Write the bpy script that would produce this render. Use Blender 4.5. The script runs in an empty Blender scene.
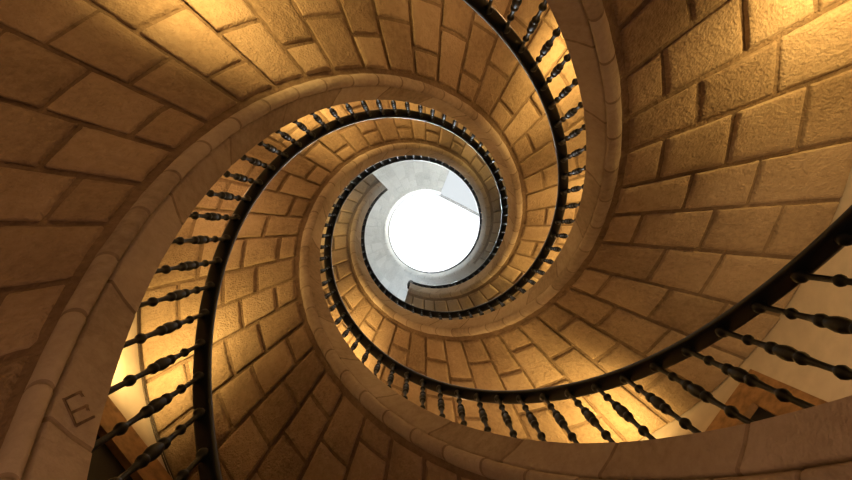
import bpy, math, random
from mathutils import Vector, Matrix, noise as mnoise
random.seed(7)
C = bpy.context.scene.collection
R = math.radians
H = 1.6                       # camera height above the ground floor
PITCH = 10.18                 # climb per turn
Z0 = [8.353, 4.977, 1.533]    # rail height above the camera at phi = 0 for the three flights
ROUT = 2.402                  # radius of the round stair well wall
TOPZ = 17.25                  # the highest flight levels off here (rail height)

# ---------------------------------------------------------------- helpers
def mesh_obj(name, verts, faces, mat, parent=None, smooth=False, tones=None):
    me = bpy.data.meshes.new(name)
    me.from_pydata(verts, [], faces)
    if tones:
        a = me.attributes.new('tone', 'FLOAT', 'FACE')
        a.data.foreach_set('value', tones)
    if smooth:
        me.polygons.foreach_set('use_smooth', [True] * len(me.polygons))
    me.materials.append(mat)
    me.update()
    o = bpy.data.objects.new(name, me)
    C.objects.link(o)
    if parent: o.parent = parent
    return o

def empty(name, loc=(0, 0, 0)):
    o = bpy.data.objects.new(name, None)
    o.location = loc
    o.empty_display_size = .2
    C.objects.link(o)
    return o

def tag(o, label=None, cat=None, group=None, kind=None):
    if label: o['label'] = label
    if cat: o['category'] = cat
    if group: o['group'] = group
    if kind: o['kind'] = kind
    return o

def smin(a, b, k):
    h = max(0, min(1, .5 + .5 * (b - a) / k))
    return b * (1 - h) + a * h - k * h * (1 - h)

ON_RAIL = False
CORR = [[], [], [(28, -.03), (62, 0)]]
def corr(k, phi):
    t = CORR[k]
    if not t or not ON_RAIL: return 0
    if phi <= t[0][0]: return t[0][1]
    for (a, va), (b, vb) in zip(t, t[1:]):
        if phi <= b:
            s = (phi - a) / (b - a); s = s * s * (3 - 2 * s)
            return va + (vb - va) * s
    return t[-1][1]

def zr(k, phi):
    """height of the underside of handrail k at angle phi (degrees)"""
    z = Z0[k] + PITCH * phi / 360 + corr(k, phi)
    if k == 2: z = smin(z, TOPZ, 1.2)
    return z + H

def rw(phi):
    """radius of the outer wall seen from the axis of the stairs: the well sits slightly off centre"""
    return ROUT + .032 * math.cos(R(phi - 15))

def pt(r, phi, z):
    return (r * math.cos(R(phi)), r * math.sin(R(phi)), z)

def frange(a, b, step):
    n = max(1, int(round((b - a) / step)))
    return [a + (b - a) * i / n for i in range(n + 1)]

# ---------------------------------------------------------------- materials
def new_mat(name):
    m = bpy.data.materials.new(name); m.use_nodes = True
    nt = m.node_tree
    b = nt.nodes['Principled BSDF']
    return m, nt, b

def N(nt, t, **kw):
    n = nt.nodes.new(t)
    for k, v in kw.items(): setattr(n, k, v)
    return n

def ramp(nt, fac, stops):
    r = N(nt, 'ShaderNodeValToRGB')
    e = r.color_ramp.elements
    e[0].position, e[0].color = stops[0][0], (*stops[0][1], 1)
    e[1].position, e[1].color = stops[-1][0], (*stops[-1][1], 1)
    for p, c in stops[1:-1]:
        x = e.new(p); x.color = (*c, 1)
    nt.links.new(fac, r.inputs[0])
    return r.outputs[0]

def stone_mat(name, dark, mid, light, bump=.5, use_tone=True, scale=1.0):
    m, nt, b = new_mat(name)
    L = nt.links.new
    geo = N(nt, 'ShaderNodeNewGeometry')
    big = N(nt, 'ShaderNodeTexNoise'); big.inputs['Scale'].default_value = 2.2 * scale; big.inputs['Detail'].default_value = 6
    fine = N(nt, 'ShaderNodeTexNoise'); fine.inputs['Scale'].default_value = 26 * scale; fine.inputs['Detail'].default_value = 8; fine.inputs['Roughness'].default_value = .65
    mus = N(nt, 'ShaderNodeTexNoise'); mus.inputs['Scale'].default_value = 90 * scale; mus.inputs['Detail'].default_value = 4
    vor = N(nt, 'ShaderNodeTexVoronoi'); vor.inputs['Scale'].default_value = 60 * scale
    for n in (big, fine, mus, vor): L(geo.outputs['Position'], n.inputs['Vector'])
    mx = N(nt, 'ShaderNodeMix'); mx.inputs[0].default_value = .45
    L(big.outputs['Fac'], mx.inputs[2]); L(fine.outputs['Fac'], mx.inputs[3])
    fac = mx.outputs[0]
    if use_tone:
        at = N(nt, 'ShaderNodeAttribute'); at.attribute_name = 'tone'
        ma = N(nt, 'ShaderNodeMath', operation='MULTIPLY_ADD'); ma.inputs[1].default_value = .22
        cl = N(nt, 'ShaderNodeMath', operation='MAXIMUM'); cl.inputs[1].default_value = 0
        L(at.outputs['Fac'], cl.inputs[0])
        L(cl.outputs[0], ma.inputs[0]); L(fac, ma.inputs[2])
        sb = N(nt, 'ShaderNodeMath', operation='SUBTRACT'); sb.inputs[1].default_value = .11
        L(ma.outputs[0], sb.inputs[0]); fac = sb.outputs[0]
    col = ramp(nt, fac, [(.3, dark), (.5, mid), (.72, light)])
    # dark stains and pits
    st = N(nt, 'ShaderNodeTexNoise'); st.inputs['Scale'].default_value = 6.5 * scale; st.inputs['Detail'].default_value = 9; st.inputs['Roughness'].default_value = .7
    L(geo.outputs['Position'], st.inputs['Vector'])
    sm = N(nt, 'ShaderNodeMapRange'); sm.inputs[1].default_value = .62; sm.inputs[2].default_value = .78; sm.inputs[3].default_value = 0; sm.inputs[4].default_value = .55
    L(st.outputs['Fac'], sm.inputs[0])
    mc = N(nt, 'ShaderNodeMix', data_type='RGBA'); mc.inputs[7].default_value = (dark[0] * .45, dark[1] * .45, dark[2] * .45, 1)
    L(sm.outputs[0], mc.inputs[0]); L(col, mc.inputs[6])
    out = mc.outputs[2]
    # skylight daylight painted into the colour: stone turns pale blue-grey with height
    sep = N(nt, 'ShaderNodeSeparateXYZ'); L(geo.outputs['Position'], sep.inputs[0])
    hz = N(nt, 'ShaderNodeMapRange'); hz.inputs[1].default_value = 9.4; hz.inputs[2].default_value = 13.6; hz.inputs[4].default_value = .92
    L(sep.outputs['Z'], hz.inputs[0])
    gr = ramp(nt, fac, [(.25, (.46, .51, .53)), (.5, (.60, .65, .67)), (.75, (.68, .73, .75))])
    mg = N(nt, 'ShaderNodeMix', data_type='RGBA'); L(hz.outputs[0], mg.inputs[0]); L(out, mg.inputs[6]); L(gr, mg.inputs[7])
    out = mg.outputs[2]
    if use_tone:   # recessed mortar joints
        ng = N(nt, 'ShaderNodeMath', operation='MULTIPLY', use_clamp=True); ng.inputs[1].default_value = -1
        L(at.outputs['Fac'], ng.inputs[0])
        mm = N(nt, 'ShaderNodeMix', data_type='RGBA', blend_type='MULTIPLY'); mm.inputs[7].default_value = (.42, .36, .32, 1)
        L(ng.outputs[0], mm.inputs[0]); L(out, mm.inputs[6]); out = mm.outputs[2]
    L(out, b.inputs['Base Color'])
    b.inputs['Roughness'].default_value = .86
    b.inputs['Specular IOR Level'].default_value = .25
    # bump
    a1 = N(nt, 'ShaderNodeMath', operation='MULTIPLY_ADD'); a1.inputs[1].default_value = .35
    L(mus.outputs['Fac'], a1.inputs[0]); L(fine.outputs['Fac'], a1.inputs[2])
    a2 = N(nt, 'ShaderNodeMath', operation='MULTIPLY_ADD'); a2.inputs[1].default_value = .25
    L(vor.outputs['Distance'], a2.inputs[0]); L(a1.outputs[0], a2.inputs[2])
    bp = N(nt, 'ShaderNodeBump'); bp.inputs['Strength'].default_value = bump; bp.inputs['Distance'].default_value = .02
    L(a2.outputs[0], bp.inputs['Height']); L(bp.outputs[0], b.inputs['Normal'])
    return m

M = {}
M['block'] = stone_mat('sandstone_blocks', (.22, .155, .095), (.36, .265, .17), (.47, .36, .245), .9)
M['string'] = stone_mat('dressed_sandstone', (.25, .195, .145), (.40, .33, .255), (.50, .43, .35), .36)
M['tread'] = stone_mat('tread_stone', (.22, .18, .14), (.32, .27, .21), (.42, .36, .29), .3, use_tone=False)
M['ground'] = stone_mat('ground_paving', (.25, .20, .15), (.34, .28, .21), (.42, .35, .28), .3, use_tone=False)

def plain(name, col, rough, metal=0., noise=.06, bump=.05, scale=20, spec=.5):
    m, nt, b = new_mat(name); L = nt.links.new
    geo = N(nt, 'ShaderNodeNewGeometry')
    n = N(nt, 'ShaderNodeTexNoise'); n.inputs['Scale'].default_value = scale; n.inputs['Detail'].default_value = 5
    L(geo.outputs['Position'], n.inputs['Vector'])
    lo = tuple(c * (1 - noise * 2) for c in col); hi = tuple(min(1, c * (1 + noise * 2)) for c in col)
    L(ramp(nt, n.outputs['Fac'], [(.3, lo), (.7, hi)]), b.inputs['Base Color'])
    b.inputs['Roughness'].default_value = rough; b.inputs['Metallic'].default_value = metal
    b.inputs['Specular IOR Level'].default_value = spec
    bp = N(nt, 'ShaderNodeBump'); bp.inputs['Strength'].default_value = bump; bp.inputs['Distance'].default_value = .01
    L(n.outputs['Fac'], bp.inputs['Height']); L(bp.outputs[0], b.inputs['Normal'])
    return m
M['iron'] = plain('black_iron', (.005, .007, .009), .45, 0, .2, .1, 60, .2)
M['rail'] = plain('black_rail_paint', (.006, .008, .011), .36, 0, .1, .02, 15, .22)
M['plaster'] = plain('cream_plaster', (.60, .53, .45), .9, 0, .04, .06, 9, .2)
M['white'] = plain('white_plaster', (.85, .87, .88), .9, 0, .02, .04, 9, .2)
M['wood'] = plain('brown_door_wood', (.30, .17, .08), .55, 0, .2, .1, 14, .4)
M['dark'] = plain('dark_door_leaf', (.012, .012, .013), .6, 0, .1, .05, 12, .3)
M['mark'] = plain('dark_cut_stone', (.20, .145, .10), .95, 0, .2, .1, 40, .1)
M['cable'] = plain('dark_cable', (.05, .035, .025), .5, 0, .1, .02, 30)
M['frame'] = plain('grey_skylight_bar', (.10, .11, .12), .6, 0, .05, .02, 30)

def glow(name, col, s):
    m, nt, b = new_mat(name); L = nt.links.new
    geo = N(nt, 'ShaderNodeNewGeometry')
    n = N(nt, 'ShaderNodeTexNoise'); n.inputs['Scale'].default_value = .8
    L(geo.outputs['Position'], n.inputs['Vector'])
    c = ramp(nt, n.outputs['Fac'], [(.2, tuple(x * .97 for x in col)), (.8, col)])
    b.inputs['Base Color'].default_value = (.01, .01, .01, 1)
    b.inputs['Roughness'].default_value = .9
    b.inputs['Specular IOR Level'].default_value = 0
    L(c, b.inputs['Emission Color']); b.inputs['Emission Strength'].default_value = s
    return m
M['sky1'] = glow('bright_skylight_glass', (.93, .985, 1.0), 1.6)
M['sky2'] = glow('frosted_skylight_glass', (.90, .965, 1.0), .84)

# ---------------------------------------------------------------- staircases
GROOVE = 8.5
COURSE0 = [-180.0, -3.5, 150.7]
SOFF = 1.128

def soffit(k, pa, pb, parent):
    V, F, T = [], [], []
    def add_grid(rows):
        n = len(rows[0]); base = len(V)
        for r in rows: V.extend(r)
        fs = []
        for i in range(len(rows) - 1):
            for j in range(n - 1):
                a = base + i * n + j
                fs.append((a, a + 1, a + n + 1, a + n))
        F.extend(fs); return len(fs)
    rec = .019
    def rc(p): return rec * (.22 if k == 2 and p > 395 else 1)
    def slope(r): return math.sqrt(1 + (PITCH / (2 * math.pi * r)) ** 2)
    # groove bed
    rows = []
    for p in frange(pa, pb, 2):
        rows.append([pt(r, p, zr(k, p) - SOFF + rc(p) * slope(r)) for r in (1.03, 1.2, 1.5, 1.9, rw(p) - .005)])
    n = add_grid(rows)
    for p in frange(pa, pb, 2)[:-1]: T += [.3 if k == 2 and p > 395 else -.4] * 4
    # top closing surface is made by the treads; block faces
    i0 = math.floor((pa - COURSE0[k]) / GROOVE) ; i1 = math.ceil((pb - COURSE0[k]) / GROOVE)
    for i in range(i0, i1):
        a, b = COURSE0[k] + i * GROOVE, COURSE0[k] + (i + 1) * GROOVE
        a += (random.Random(i * 7 + k).random() - .5) * 1.0
        b += (random.Random((i + 1) * 7 + k).random() - .5) * 1.0
        a, b = max(a, pa), min(b, pb)
        if b - a < 1: continue
        if k == 2: cuts = [1.085, 1.40, 1.71, 2.03] if i % 2 else [1.085, 1.235, 1.56, 1.88]
        else: cuts = [1.085, 1.475, 1.87] if i % 2 else [1.085, 1.29, 1.68, 2.07]
        cuts = [cuts[0]] + [c + random.uniform(-.03, .03) for c in cuts[1:]] + [rw((a + b) / 2) + .008]
        for r0, r1 in zip(cuts, cuts[1:]):
            tone = random.random(); off = random.uniform(-.006, .006) * (.3 if k == 2 and a > 395 else 1)
            g = .0115; bev = .016
            L_ = r1 - r0
            us = [g, g + bev * .45, g + bev, g + bev + .03]
            m = max(1, int((L_ - 2 * us[-1]) / .08))
            ul = us + [us[-1] + (L_ - 2 * us[-1]) * j / m for j in range(1, m)] + [L_ - u for u in reversed(us)]
            rows = []
            tw = random.uniform(-.007, .007); tw2 = random.uniform(-.007, .007)
            for iu, u in enumerate(ul):
                r = r0 + u; row = []
                sl = slope(r)
                deg = math.degrees(1 / r) / (sl ** .6)
                gv = g * deg; bv = bev * deg
                W = b - a
                vs = [gv, gv + bv * .45, gv + bv, gv + bv + .03 * deg]
                vs = vs + [W / 2] + [W - v for v in reversed(vs)]
                for iv, v in enumerate(vs):
                    du = min(iu, len(ul) - 1 - iu); dv = min(iv, len(vs) - 1 - iv)
                    d = min(du, dv)
                    jz = random.uniform(-.0028, .0028) if d >= 1 else 0
                    jr = random.uniform(-.003, .003) if d <= 2 else 0
                    jp = random.uniform(-.003, .003) * deg if d <= 2 else 0
                    p = a + v + jp
                    if k == 2 and p > 395: jz *= .3
                    lift = [rc(p) + .002, .005 * rc(p) / rec, 0.0015, 0][min(d, 3)]
                    uu = (u / L_ - .5) * 2; vv = (v / W - .5) * 2
                    z = zr(k, p) - SOFF + (lift + jz) * sl + off + (tw * uu + tw2 * vv if d else 0)
                    row.append(pt(min(r + jr, rw(p) - .003), p, z))
                rows.append(row)
            n = add_grid(rows); T += [tone] * n
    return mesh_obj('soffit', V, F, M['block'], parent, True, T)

def sweep(k, prof, pa, pb, step, shear=0., joints=(), jd=.006, closed=True, d0=.845, ends=True, pend=1e9, wear=0):
    """profile points (r, dz) swept up the helix; joints = angles with a narrow V groove"""
    st = [(p, 0) for p in frange(pa, pb, step)]
    for j in joints:
        if pa + .8 < j < pb - .8:
            st = [s for s in st if abs(s[0] - j) > .75]
            st += [(j - .7, 0), (j - .36, .04), (j - .26, .25), (j - .1, 1), (j + .1, 1), (j + .26, .25), (j + .36, .04), (j + .7, 0)]
    st.sort()
    cr = sum(p[0] for p in prof) / len(prof); cd = sum(p[1] for p in prof) / len(prof)
    V, F, T = [], [], []
    n = len(prof)
    for p, s in st:
        for (r, dz) in prof:
            l = math.hypot(r - cr, dz - cd) or 1
            r2 = r - (r - cr) / l * jd * s; d2 = dz - (dz - cd) / l * jd * s
            q = min(p + shear * (dz - d0), pend)
            nz = mnoise.noise(Vector(pt(9 * r2, q, 9 * (zr(k, q) - d2)))) if wear else 0
            nz += mnoise.noise(Vector(pt(26 * r2, q, 26 * (zr(k, q) - d2)))) * .5 if wear else 0
            V.append(pt(r2 + nz * wear, q, zr(k, q) - d2 + nz * wear))
    m = n if closed else n - 1
    for i in range(len(st) - 1):
        for j in range(m):
            a = i * n + j; b = i * n + (j + 1) % n
            F.append((a, b, b + n, a + n))
            pm = (st[i][0] + st[i + 1][0]) / 2
            if st[i][1] + st[i + 1][1] > 1.1: T.append(-.35)
            else: T.append(random.Random(sum(1 for q in joints if q < pm) * 13 + k).random())
    if ends and closed:
        F.append(tuple(range(n - 1, -1, -1)))
        F.append(tuple(len(V) - n + j for j in range(n)))
        T += [.5, .5]
    return V, F, T

def shade(o, ang=35):
    me = o.data
    me.polygons.foreach_set('use_smooth', [True] * len(me.polygons))
    me.set_sharp_from_angle(angle=R(ang))

BAL0 = [2.72, 3.4, 1.75]
RANGE = [(-300, 106.5), (-181, 225.5), (-59, 652)]
BALFROM = [-287, -167, -45]

# baluster turned profile: (dz below the rail, radius)
BPROF = [(-.02, .012), (0, .021), (.016, .021), (.028, .017), (.038, .010), (.055, .0085), (.145, .009), (.160, .0105),
         (.166, .0155), (.178, .0185), (.190, .0155), (.196, .0105), (.21, .009), (.26, .010), (.292, .012),
         (.300, .0185), (.314, .0205), (.328, .0185), (.334, .014), (.346, .0175), (.375, .0225), (.405, .0225), (.432, .0175),
         (.440, .014), (.446, .0185), (.460, .0205), (.474, .0175), (.480, .0125), (.50, .012), (.53, .0095), (.592, .009), (.604, .0115),
         (.611, .016), (.628, .0200), (.645, .016), (.652, .0115), (.67, .0095), (.76, .011), (.79, .013), (.80, .018), (.83, .020), (.86, .020)]
def baluster_mesh():
    seg = 12; V = []; F = []
    for d, r in BPROF:
        if d > .1:
            r *= .9
            if d < .7: d = .1 + (d - .1) * .955
        for j in range(seg):
            a = 2 * math.pi * j / seg
            r2 = r
            V.append((r2 * math.cos(a), r2 * math.sin(a), -d))
    for i in range(len(BPROF) - 1):
        for j in range(seg):
            a = i * seg + j; b = i * seg + (j + 1) % seg
            F.append((a, a + seg, b + seg, b))
    F.append(tuple(range(seg))); F.append(tuple(len(V) - 1 - j for j in range(seg)))
    me = bpy.data.meshes.new('baluster'); me.from_pydata(V, [], F)
    me.polygons.foreach_set('use_smooth', [True] * len(me.polygons))
    me.materials.append(M['iron']); return me
BME = baluster_mesh()

SLAB = ['stone spiral staircase whose block underside fills the upper left of the view ',
        'stone spiral staircase whose block underside fills the upper right corner of the view',
        'stone spiral staircase whose edge curves along the bottom right and climbs highest to the skylight']
RLAB = ['black iron railing sweeping down the left side to the bottom left corner',
        'black iron railing running off the top edge, right of the skylight',
        'black iron railing curving along the bottom and out of the right edge']

for k in range(3):
    pa, pb = RANGE[k]
    root = tag(empty('spiral_staircase'), SLAB[k], 'staircase', 'three intertwined stone staircases')
    soffit(k, pa, pb, root)
    jts = [COURSE0[k] + GROOVE * i for i in range(-80, 80)]
    # stringer: leaning inner face, flat cap
    prof = [(.930, .853), (.938, .845), (1.075, .845), (1.078, 1.07), (1.012, 1.075), (1.010, 1.052), (.983, 1.042), (.978, 1.034), (.954, .94)]
    V, F, T = sweep(k, prof, pa, pb, 2, 36, jts[::2], .004, pend=pb, wear=.003)
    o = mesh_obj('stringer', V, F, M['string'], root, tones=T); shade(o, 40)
    # roll moulding along the lower edge
    roll = []
    for j in range(15):
        a = R(195 - j * 235 / 14)
        roll.append((1.017 + .040 * math.cos(a), 1.088 - .042 * math.sin(a)))
    roll = [(r, 2 * 1.088 - d) for r, d in roll]
    roll += [(1.05, 1.06), (1.0, 1.06)]
    V, F, T = sweep(k, roll, pa, pb, 1.5, 36, [j + 2 for j in jts], .005, pend=pb, wear=.006)
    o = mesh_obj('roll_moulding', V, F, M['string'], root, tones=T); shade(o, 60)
    # steps
    V, F = [], []
    i = math.ceil(pa / 6)
    while i * 6 + 6 <= pb + .1:
        a, b = i * 6, i * 6 + 6
        zt = zr(k, b) - .97; zl = zr(k, a) - .97
        n = len(V)
        V += [pt(1.07, a, zl), pt(rw(a) - .005, a, zl), pt(rw(a) - .005, a, zt), pt(1.07, a, zt), pt(1.07, b, zt), pt(rw(b) - .005, b, zt)]
        F += [(n, n + 1, n + 2, n + 3), (n + 3, n + 2, n + 5, n + 4)]
        i += 1
    # closing wall at the top end of the flight
    n = len(V); zt = zr(k, pb) - .97; zb = zr(k, pb) - SOFF
    V += [pt(1.03, pb, zb), pt(rw(pb) - .005, pb, zb), pt(rw(pb) - .005, pb, zt), pt(1.03, pb, zt)]
    F.append((n, n + 1, n + 2, n + 3))
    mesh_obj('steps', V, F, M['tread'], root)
    if k == 0: FIRST_STAIR = root
    ON_RAIL = True
    # railing
    rr = tag(empty('stair_railing'), RLAB[k], 'railing', 'three black iron stair railings')
    if k == 0: FIRST_RAIL = rr
    hp = []
    for j in range(16):
        a = 2 * math.pi * j / 16
        cx, sy = math.cos(a), math.sin(a)
        hp.append((1.0 + .038 * math.copysign(abs(cx) ** .6, cx), -.026 - .026 * math.copysign(abs(sy) ** .6, sy)))
    V, F, T = sweep(k, hp, BALFROM[k] - 4, pb, 1.5)
    o = mesh_obj('handrail', V, F, M['rail'], rr); shade(o, 50)
    p = BAL0[k] + 6 * math.ceil((BALFROM[k] - BAL0[k]) / 6)
    far = []
    while p < pb - 1:
        if k == 2 and p > 540:        # topmost few, tiny and nearly hidden behind the handrail
            far.append(p); p += 6; continue
        b = bpy.data.objects.new('baluster', BME); C.objects.link(b); b.parent = rr
        b.location = pt(1.0, p, zr(k, p)); b.rotation_euler = (0, 0, R(p))
        p += 6
    if far:
        V, F = [], []
        for p in far:
            T = Matrix.Translation(pt(1.0, p, zr(k, p))) @ Matrix.Rotation(R(p), 4, 'Z'); n = len(V)
            V += [tuple(T @ v.co) for v in BME.vertices]
            F += [tuple(n + i for i in f.vertices) for f in BME.polygons]
        tag(mesh_obj('baluster', V, F, M['iron'], rr, True), kind='stuff')
    ON_RAIL = False

# newel finial where the left-hand railing ends under the skylight
fin = [(-.02, .03), (.0, .045), (.03, .05), (.06, .04), (.09, .022), (.14, .018), (.3, .018), (.34, .03), (.38, .048), (.42, .055), (.46, .048), (.5, .03), (.54, .018), (.8, .018), (.86, .04)]
V, F = [], []
for d, r in fin:
    for j in range(12):
        a = 2 * math.pi * j / 12; V.append((r * math.cos(a), r * math.sin(a), -d))
for i in range(len(fin) - 1):
    for j in range(12):
        a = i * 12 + j; b = i * 12 + (j + 1) % 12; F.append((a, a + 12, b + 12, b))
o = mesh_obj('newel_post', V, F, M['iron'], FIRST_RAIL, True); o.location = pt(1.0, 106.0, zr(0, 106))

# mason's mark cut in the inner face of the left-hand stringer
def stroke(V, F, p0, t0, p1, t1, w=.004):
    def q(p, t, e=.0035):
        return Vector(pt(.93 + .048 * t - e, p, zr(0, p) - (.845 + .189 * t)))
    a, b = q(p0, t0), q(p1, t1); m = (a + b) / 2
    nrm = -Vector((m.x, m.y, 0)).normalized(); d = (b - a).normalized(); side = d.cross(nrm).normalized() * w
    n = len(V)
    for c in (a - d * w, (a + b) / 2, b + d * w):
        V += [tuple(c - side - nrm * .004), tuple(c - side * .6), tuple(c + side * .6), tuple(c + side - nrm * .004)]
    for i in (0, 4):
        for j in range(3): F.append((n + i + j, n + i + j + 1, n + i + j + 5, n + i + j + 4))
V, F = [], []
for args in ((-205.48, .913, -205.47, .656), (-205.48, .913, -209.49, .51), (-207.6, .676, -207.73, .422), (-209.49, .51, -209.63, .222), (-205.47, .656, -206.1, .578), (-207.73, .422, -208.3, .37)):
    stroke(V, F, *args)
mesh_obj('mason_mark', V, F, M['mark'], FIRST_STAIR)

# ---------------------------------------------------------------- round wall with two doorways
DOORS = [(23.6, 47.6, 1.3, 4.40), (128.0, 157.0, 1.3, 4.13)]
ZTOP = 20.0
def wall():
    phis = set(float(x) for x in range(0, 360, 3))
    for a, b, _, _ in DOORS: phis |= {a, b}
    phis = sorted(phis)
    zs = sorted({0.0, ZTOP + H} | {d[2] + H for d in DOORS} | {d[3] + H for d in DOORS} | {6. + H, 9. + H, 12. + H, 15. + H, 18. + H})
    V, F = [], []
    n = len(phis)
    for z in zs:
        for p in phis: V.append(pt(rw(p), p, z))
    for i in range(len(zs) - 1):
        for j in range(n):
            pm = phis[j] + .1; zm = (zs[i] + zs[i + 1]) / 2 - H
            if any(a < pm < b and z0 < zm < z1 for a, b, z0, z1 in DOORS): continue
            a = i * n + j; b = i * n + (j + 1) % n
            F.append((a, a + n, b + n, b))
    o = mesh_obj('wall_round', V, F, M['plaster'], None, True)
    tag(o, kind='structure')
wall()

def box(V, F, T, x0, x1, y0, y1, z0, z1):
    n = len(V)
    for z in (z0, z1):
        for (x, y) in ((x0, y0), (x1, y0), (x1, y1), (x0, y1)): V.append(tuple(T @ Vector((x, y, z))))
    F += [(n, n + 3, n + 2, n + 1), (n + 4, n + 5, n + 6, n + 7)] + [(n + i, n + (i + 1) % 4, n + 4 + (i + 1) % 4, n + 4 + i) for i in range(4)]

for i, (a, b, z0, z1) in enumerate(DOORS):
    mid = R((a + b) / 2); rm = rw((a + b) / 2); half = rm * math.sin(R((b - a) / 2)); rc = rm * math.cos(R((b - a) / 2))
    root = tag(empty(f'door_{i+1}', (rc * math.cos(mid), rc * math.sin(mid), z0 + H)), kind='structure')
    root.rotation_euler = (0, 0, mid)
    I = Matrix()
    V, F = [], []
    h = z1 - z0; jw = .20
    box(V, F, I, 0, .05, -half, -half + jw, 0, h)
    box(V, F, I, 0, .05, half - jw, half, 0, h)
    box(V, F, I, 0, .05, -half + jw, half - jw, h - .26, h)
    mesh_obj('door_frame', V, F, M['wood'], root)
    V, F = [], []
    box(V, F, I, .052, .09, -half - .05, half + .05, -.02, h + .03)
    mesh_obj('door_leaf', V, F, M['dark'], root)  # black sheet standing in for the unlit opening behind the frame

# floor
V = [(0, 0, 0)] + [pt(rw(p), p, 0) for p in range(0, 360, 6)]
F = [(0, 1 + i, 1 + (i + 1) % 60) for i in range(60)]
tag(mesh_obj('floor', V, F, M['ground']), kind='structure')

# ---------------------------------------------------------------- skylight and ceiling
zc = ZTOP + H
ca = math.atan2(.459, .888)
T = Matrix.Translation((0, 0, zc)) @ Matrix.Rotation(ca, 4, 'Z')
def flat(name, x0, x1, y0, y1, mat, parent=None, z0=0, z1=.03):
    V, F = [], []
    box(V, F, T, x0, x1, y0, y1, z0, z1)
    return mesh_obj(name, V, F, mat, parent)
sky = tag(empty('window_1'), kind='structure')
flat('skylight_pane', -2.6, 2.6, -1.12, 2.6, M['sky1'], sky)
flat('skylight_pane', -2.6, 2.6, -2.6, -1.16, M['sky2'], sky)
flat('glazing_bar', -2.6, 2.6, -1.18, -1.10, M['frame'], sky, -.05, .05)

# ---------------------------------------------------------------- cable along the wall
V, F = [], []
for off in (0, .03):
    st = frange(110, 185, 2.5); base = len(V)
    for p in st:
        z = zr(2, p) - SOFF - .02 - off
        for j in range(6):
            a = 2 * math.pi * j / 6
            V.append(pt(rw(p) - .022 + 0.007 * math.cos(a), p, z + .007 * math.sin(a)))
    for i in range(len(st) - 1):
        for j in range(6):
            a = base + i * 6 + j; b = base + i * 6 + (j + 1) % 6
            F.append((a, b, b + 6, a + 6))
tag(mesh_obj('cable', V, F, M['cable'], None, True), 'thin dark twin cable along the wall under the stone steps at lower left', 'cable')

# ---------------------------------------------------------------- lights
def lamp(name, phi, r, z, power, col=(1, .635, .205), size=.12):
    l = bpy.data.lights.new(name, 'SPOT'); l.energy = power; l.color = col; l.shadow_soft_size = size
    l.spot_size = R(165); l.spot_blend = .8
    o = bpy.data.objects.new(name, l); o.location = pt(r, phi, z + H); o.rotation_euler = (math.pi, 0, 0); C.objects.link(o); return o
def zs(k, phi): return zr(k, phi) - SOFF - H
LAMPS = [(1, -29.5, 2.2, .55, 66), (1, 54, 2.2, .8, 78), (2, 160, 2.2, .8, 70), (2, 233, 2.0, .85, 75), (0, -125, 1.85, .82, 76), (0, -41, 2.0, .85, 75),
         (0, 28, 2.0, 1., 70), (1, 135, 2.0, 1., 110), (2, 312, 2.0, 1., 34), (1, 190, 2.0, 1., 40), (0, 0, 2., 1., 40), (2, 275, 2., 1., 40)]
for k, p, r, d, w in LAMPS:
    lamp('wall_lamp', p, r, zs(k, p) - d, w)
def add_bounce_fill(phi, r, z, power, col=(1, .56, .24)):  # unseen point fill, added to imitate warm bounce off the walls
    l = bpy.data.lights.new('bounce_lamp', 'POINT'); l.energy = power; l.color = col; l.shadow_soft_size = .07
    o = bpy.data.objects.new('bounce_lamp', l); o.location = pt(r, phi, z + H); C.objects.link(o)
l = bpy.data.lights.new('wall_washer', 'SPOT'); l.energy = 90; l.color = (1, .64, .32); l.spot_size = R(75); l.spot_blend = 1; l.shadow_soft_size = .1  # unseen spot added to brighten the plaster on the right
o = bpy.data.objects.new('wall_washer', l); o.location = pt(1.7, 25, 1.5 + H)
o.rotation_euler = (Vector(pt(2.36, 14, 3.1 + H)) - o.location).to_track_quat('-Z', 'Y').to_euler(); C.objects.link(o)
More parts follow.
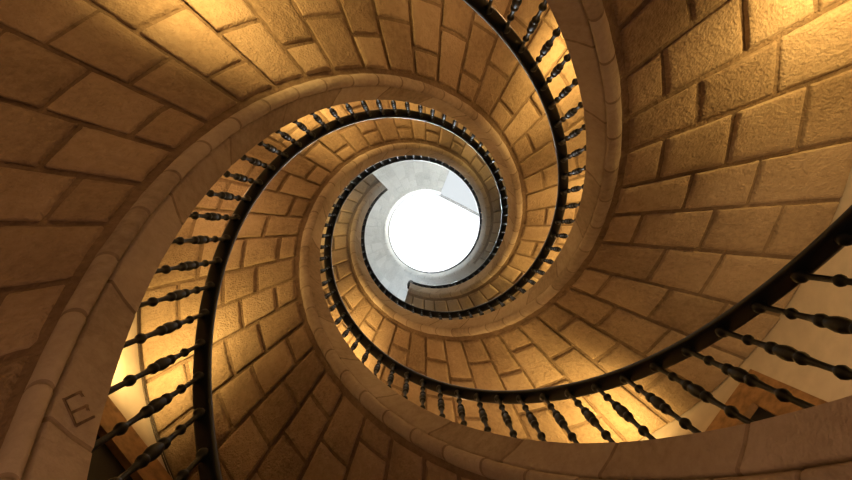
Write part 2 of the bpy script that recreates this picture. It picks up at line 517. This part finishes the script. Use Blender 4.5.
for k, p, z in ((0, -60, 4.3), (2, 200, 5.2), (1, 90, 5.2), (0, 20, 6.6), (2, 260, 6.8), (1, 140, 6.8), (0, -142, 2.1)):
    if z == 2.1: add_bounce_fill(p, 1.95, z, 4); continue
    add_bounce_fill(p, 1.95, z, 12)
def area(name, loc, target, size, power, col):
    l = bpy.data.lights.new(name, 'AREA'); l.energy = power; l.color = col; l.size = size
    o = bpy.data.objects.new(name, l); o.location = loc
    o.rotation_euler = (Vector(target) - Vector(loc)).to_track_quat('-Z', 'Y').to_euler(); C.objects.link(o); return o
for x, y in ((-1.75, .9), (-1.0, -1.75), (.3, 1.9)):
    area('daylight', (x, y, 19.8 + H), (-x * .2, -y * .2, 9), 1.0, 560, (.82, .92, 1))
for p in (30, 150, 270):
    area('top_window_light', pt(2.25, p, 12.6 + H), pt(0, 0, 15.5 + H)[:3], 1.0, 34, (.80, .91, 1))  # added cool fills for the upper undersides; no windows stand here
area('ground_light', (.1, .1, .12), (0, 0, 8), 1.6, 32, (1, .53, .28))  # unseen upward fill below the camera, added for warm ambient

# ---------------------------------------------------------------- world
w = bpy.data.worlds.new('World'); bpy.context.scene.world = w; w.use_nodes = True
nt = w.node_tree
bg = nt.nodes['Background']
sk = nt.nodes.new('ShaderNodeTexSky')
nt.links.new(sk.outputs[0], bg.inputs[0]); bg.inputs[1].default_value = .02

# ---------------------------------------------------------------- camera
fw = Vector((.0007, .0169, 1)).normalized()
rt = Vector((1, 0, 0)); rt = (rt - fw * rt.dot(fw)).normalized()
dn = fw.cross(rt)
cd = bpy.data.cameras.new('Camera'); cam = bpy.data.objects.new('Camera', cd); C.objects.link(cam)
m = Matrix((rt, -dn, -fw)).transposed().to_4x4()
m.translation = Vector((-.0136, .0104, H))
cam.matrix_world = m
cd.sensor_width = 36; cd.lens = 36 * 640 / 852
cd.clip_start = .02
bpy.context.scene.camera = cam
vs = bpy.context.scene.view_settings
vs.view_transform = 'Standard'; vs.look = 'None'; vs.exposure = 0
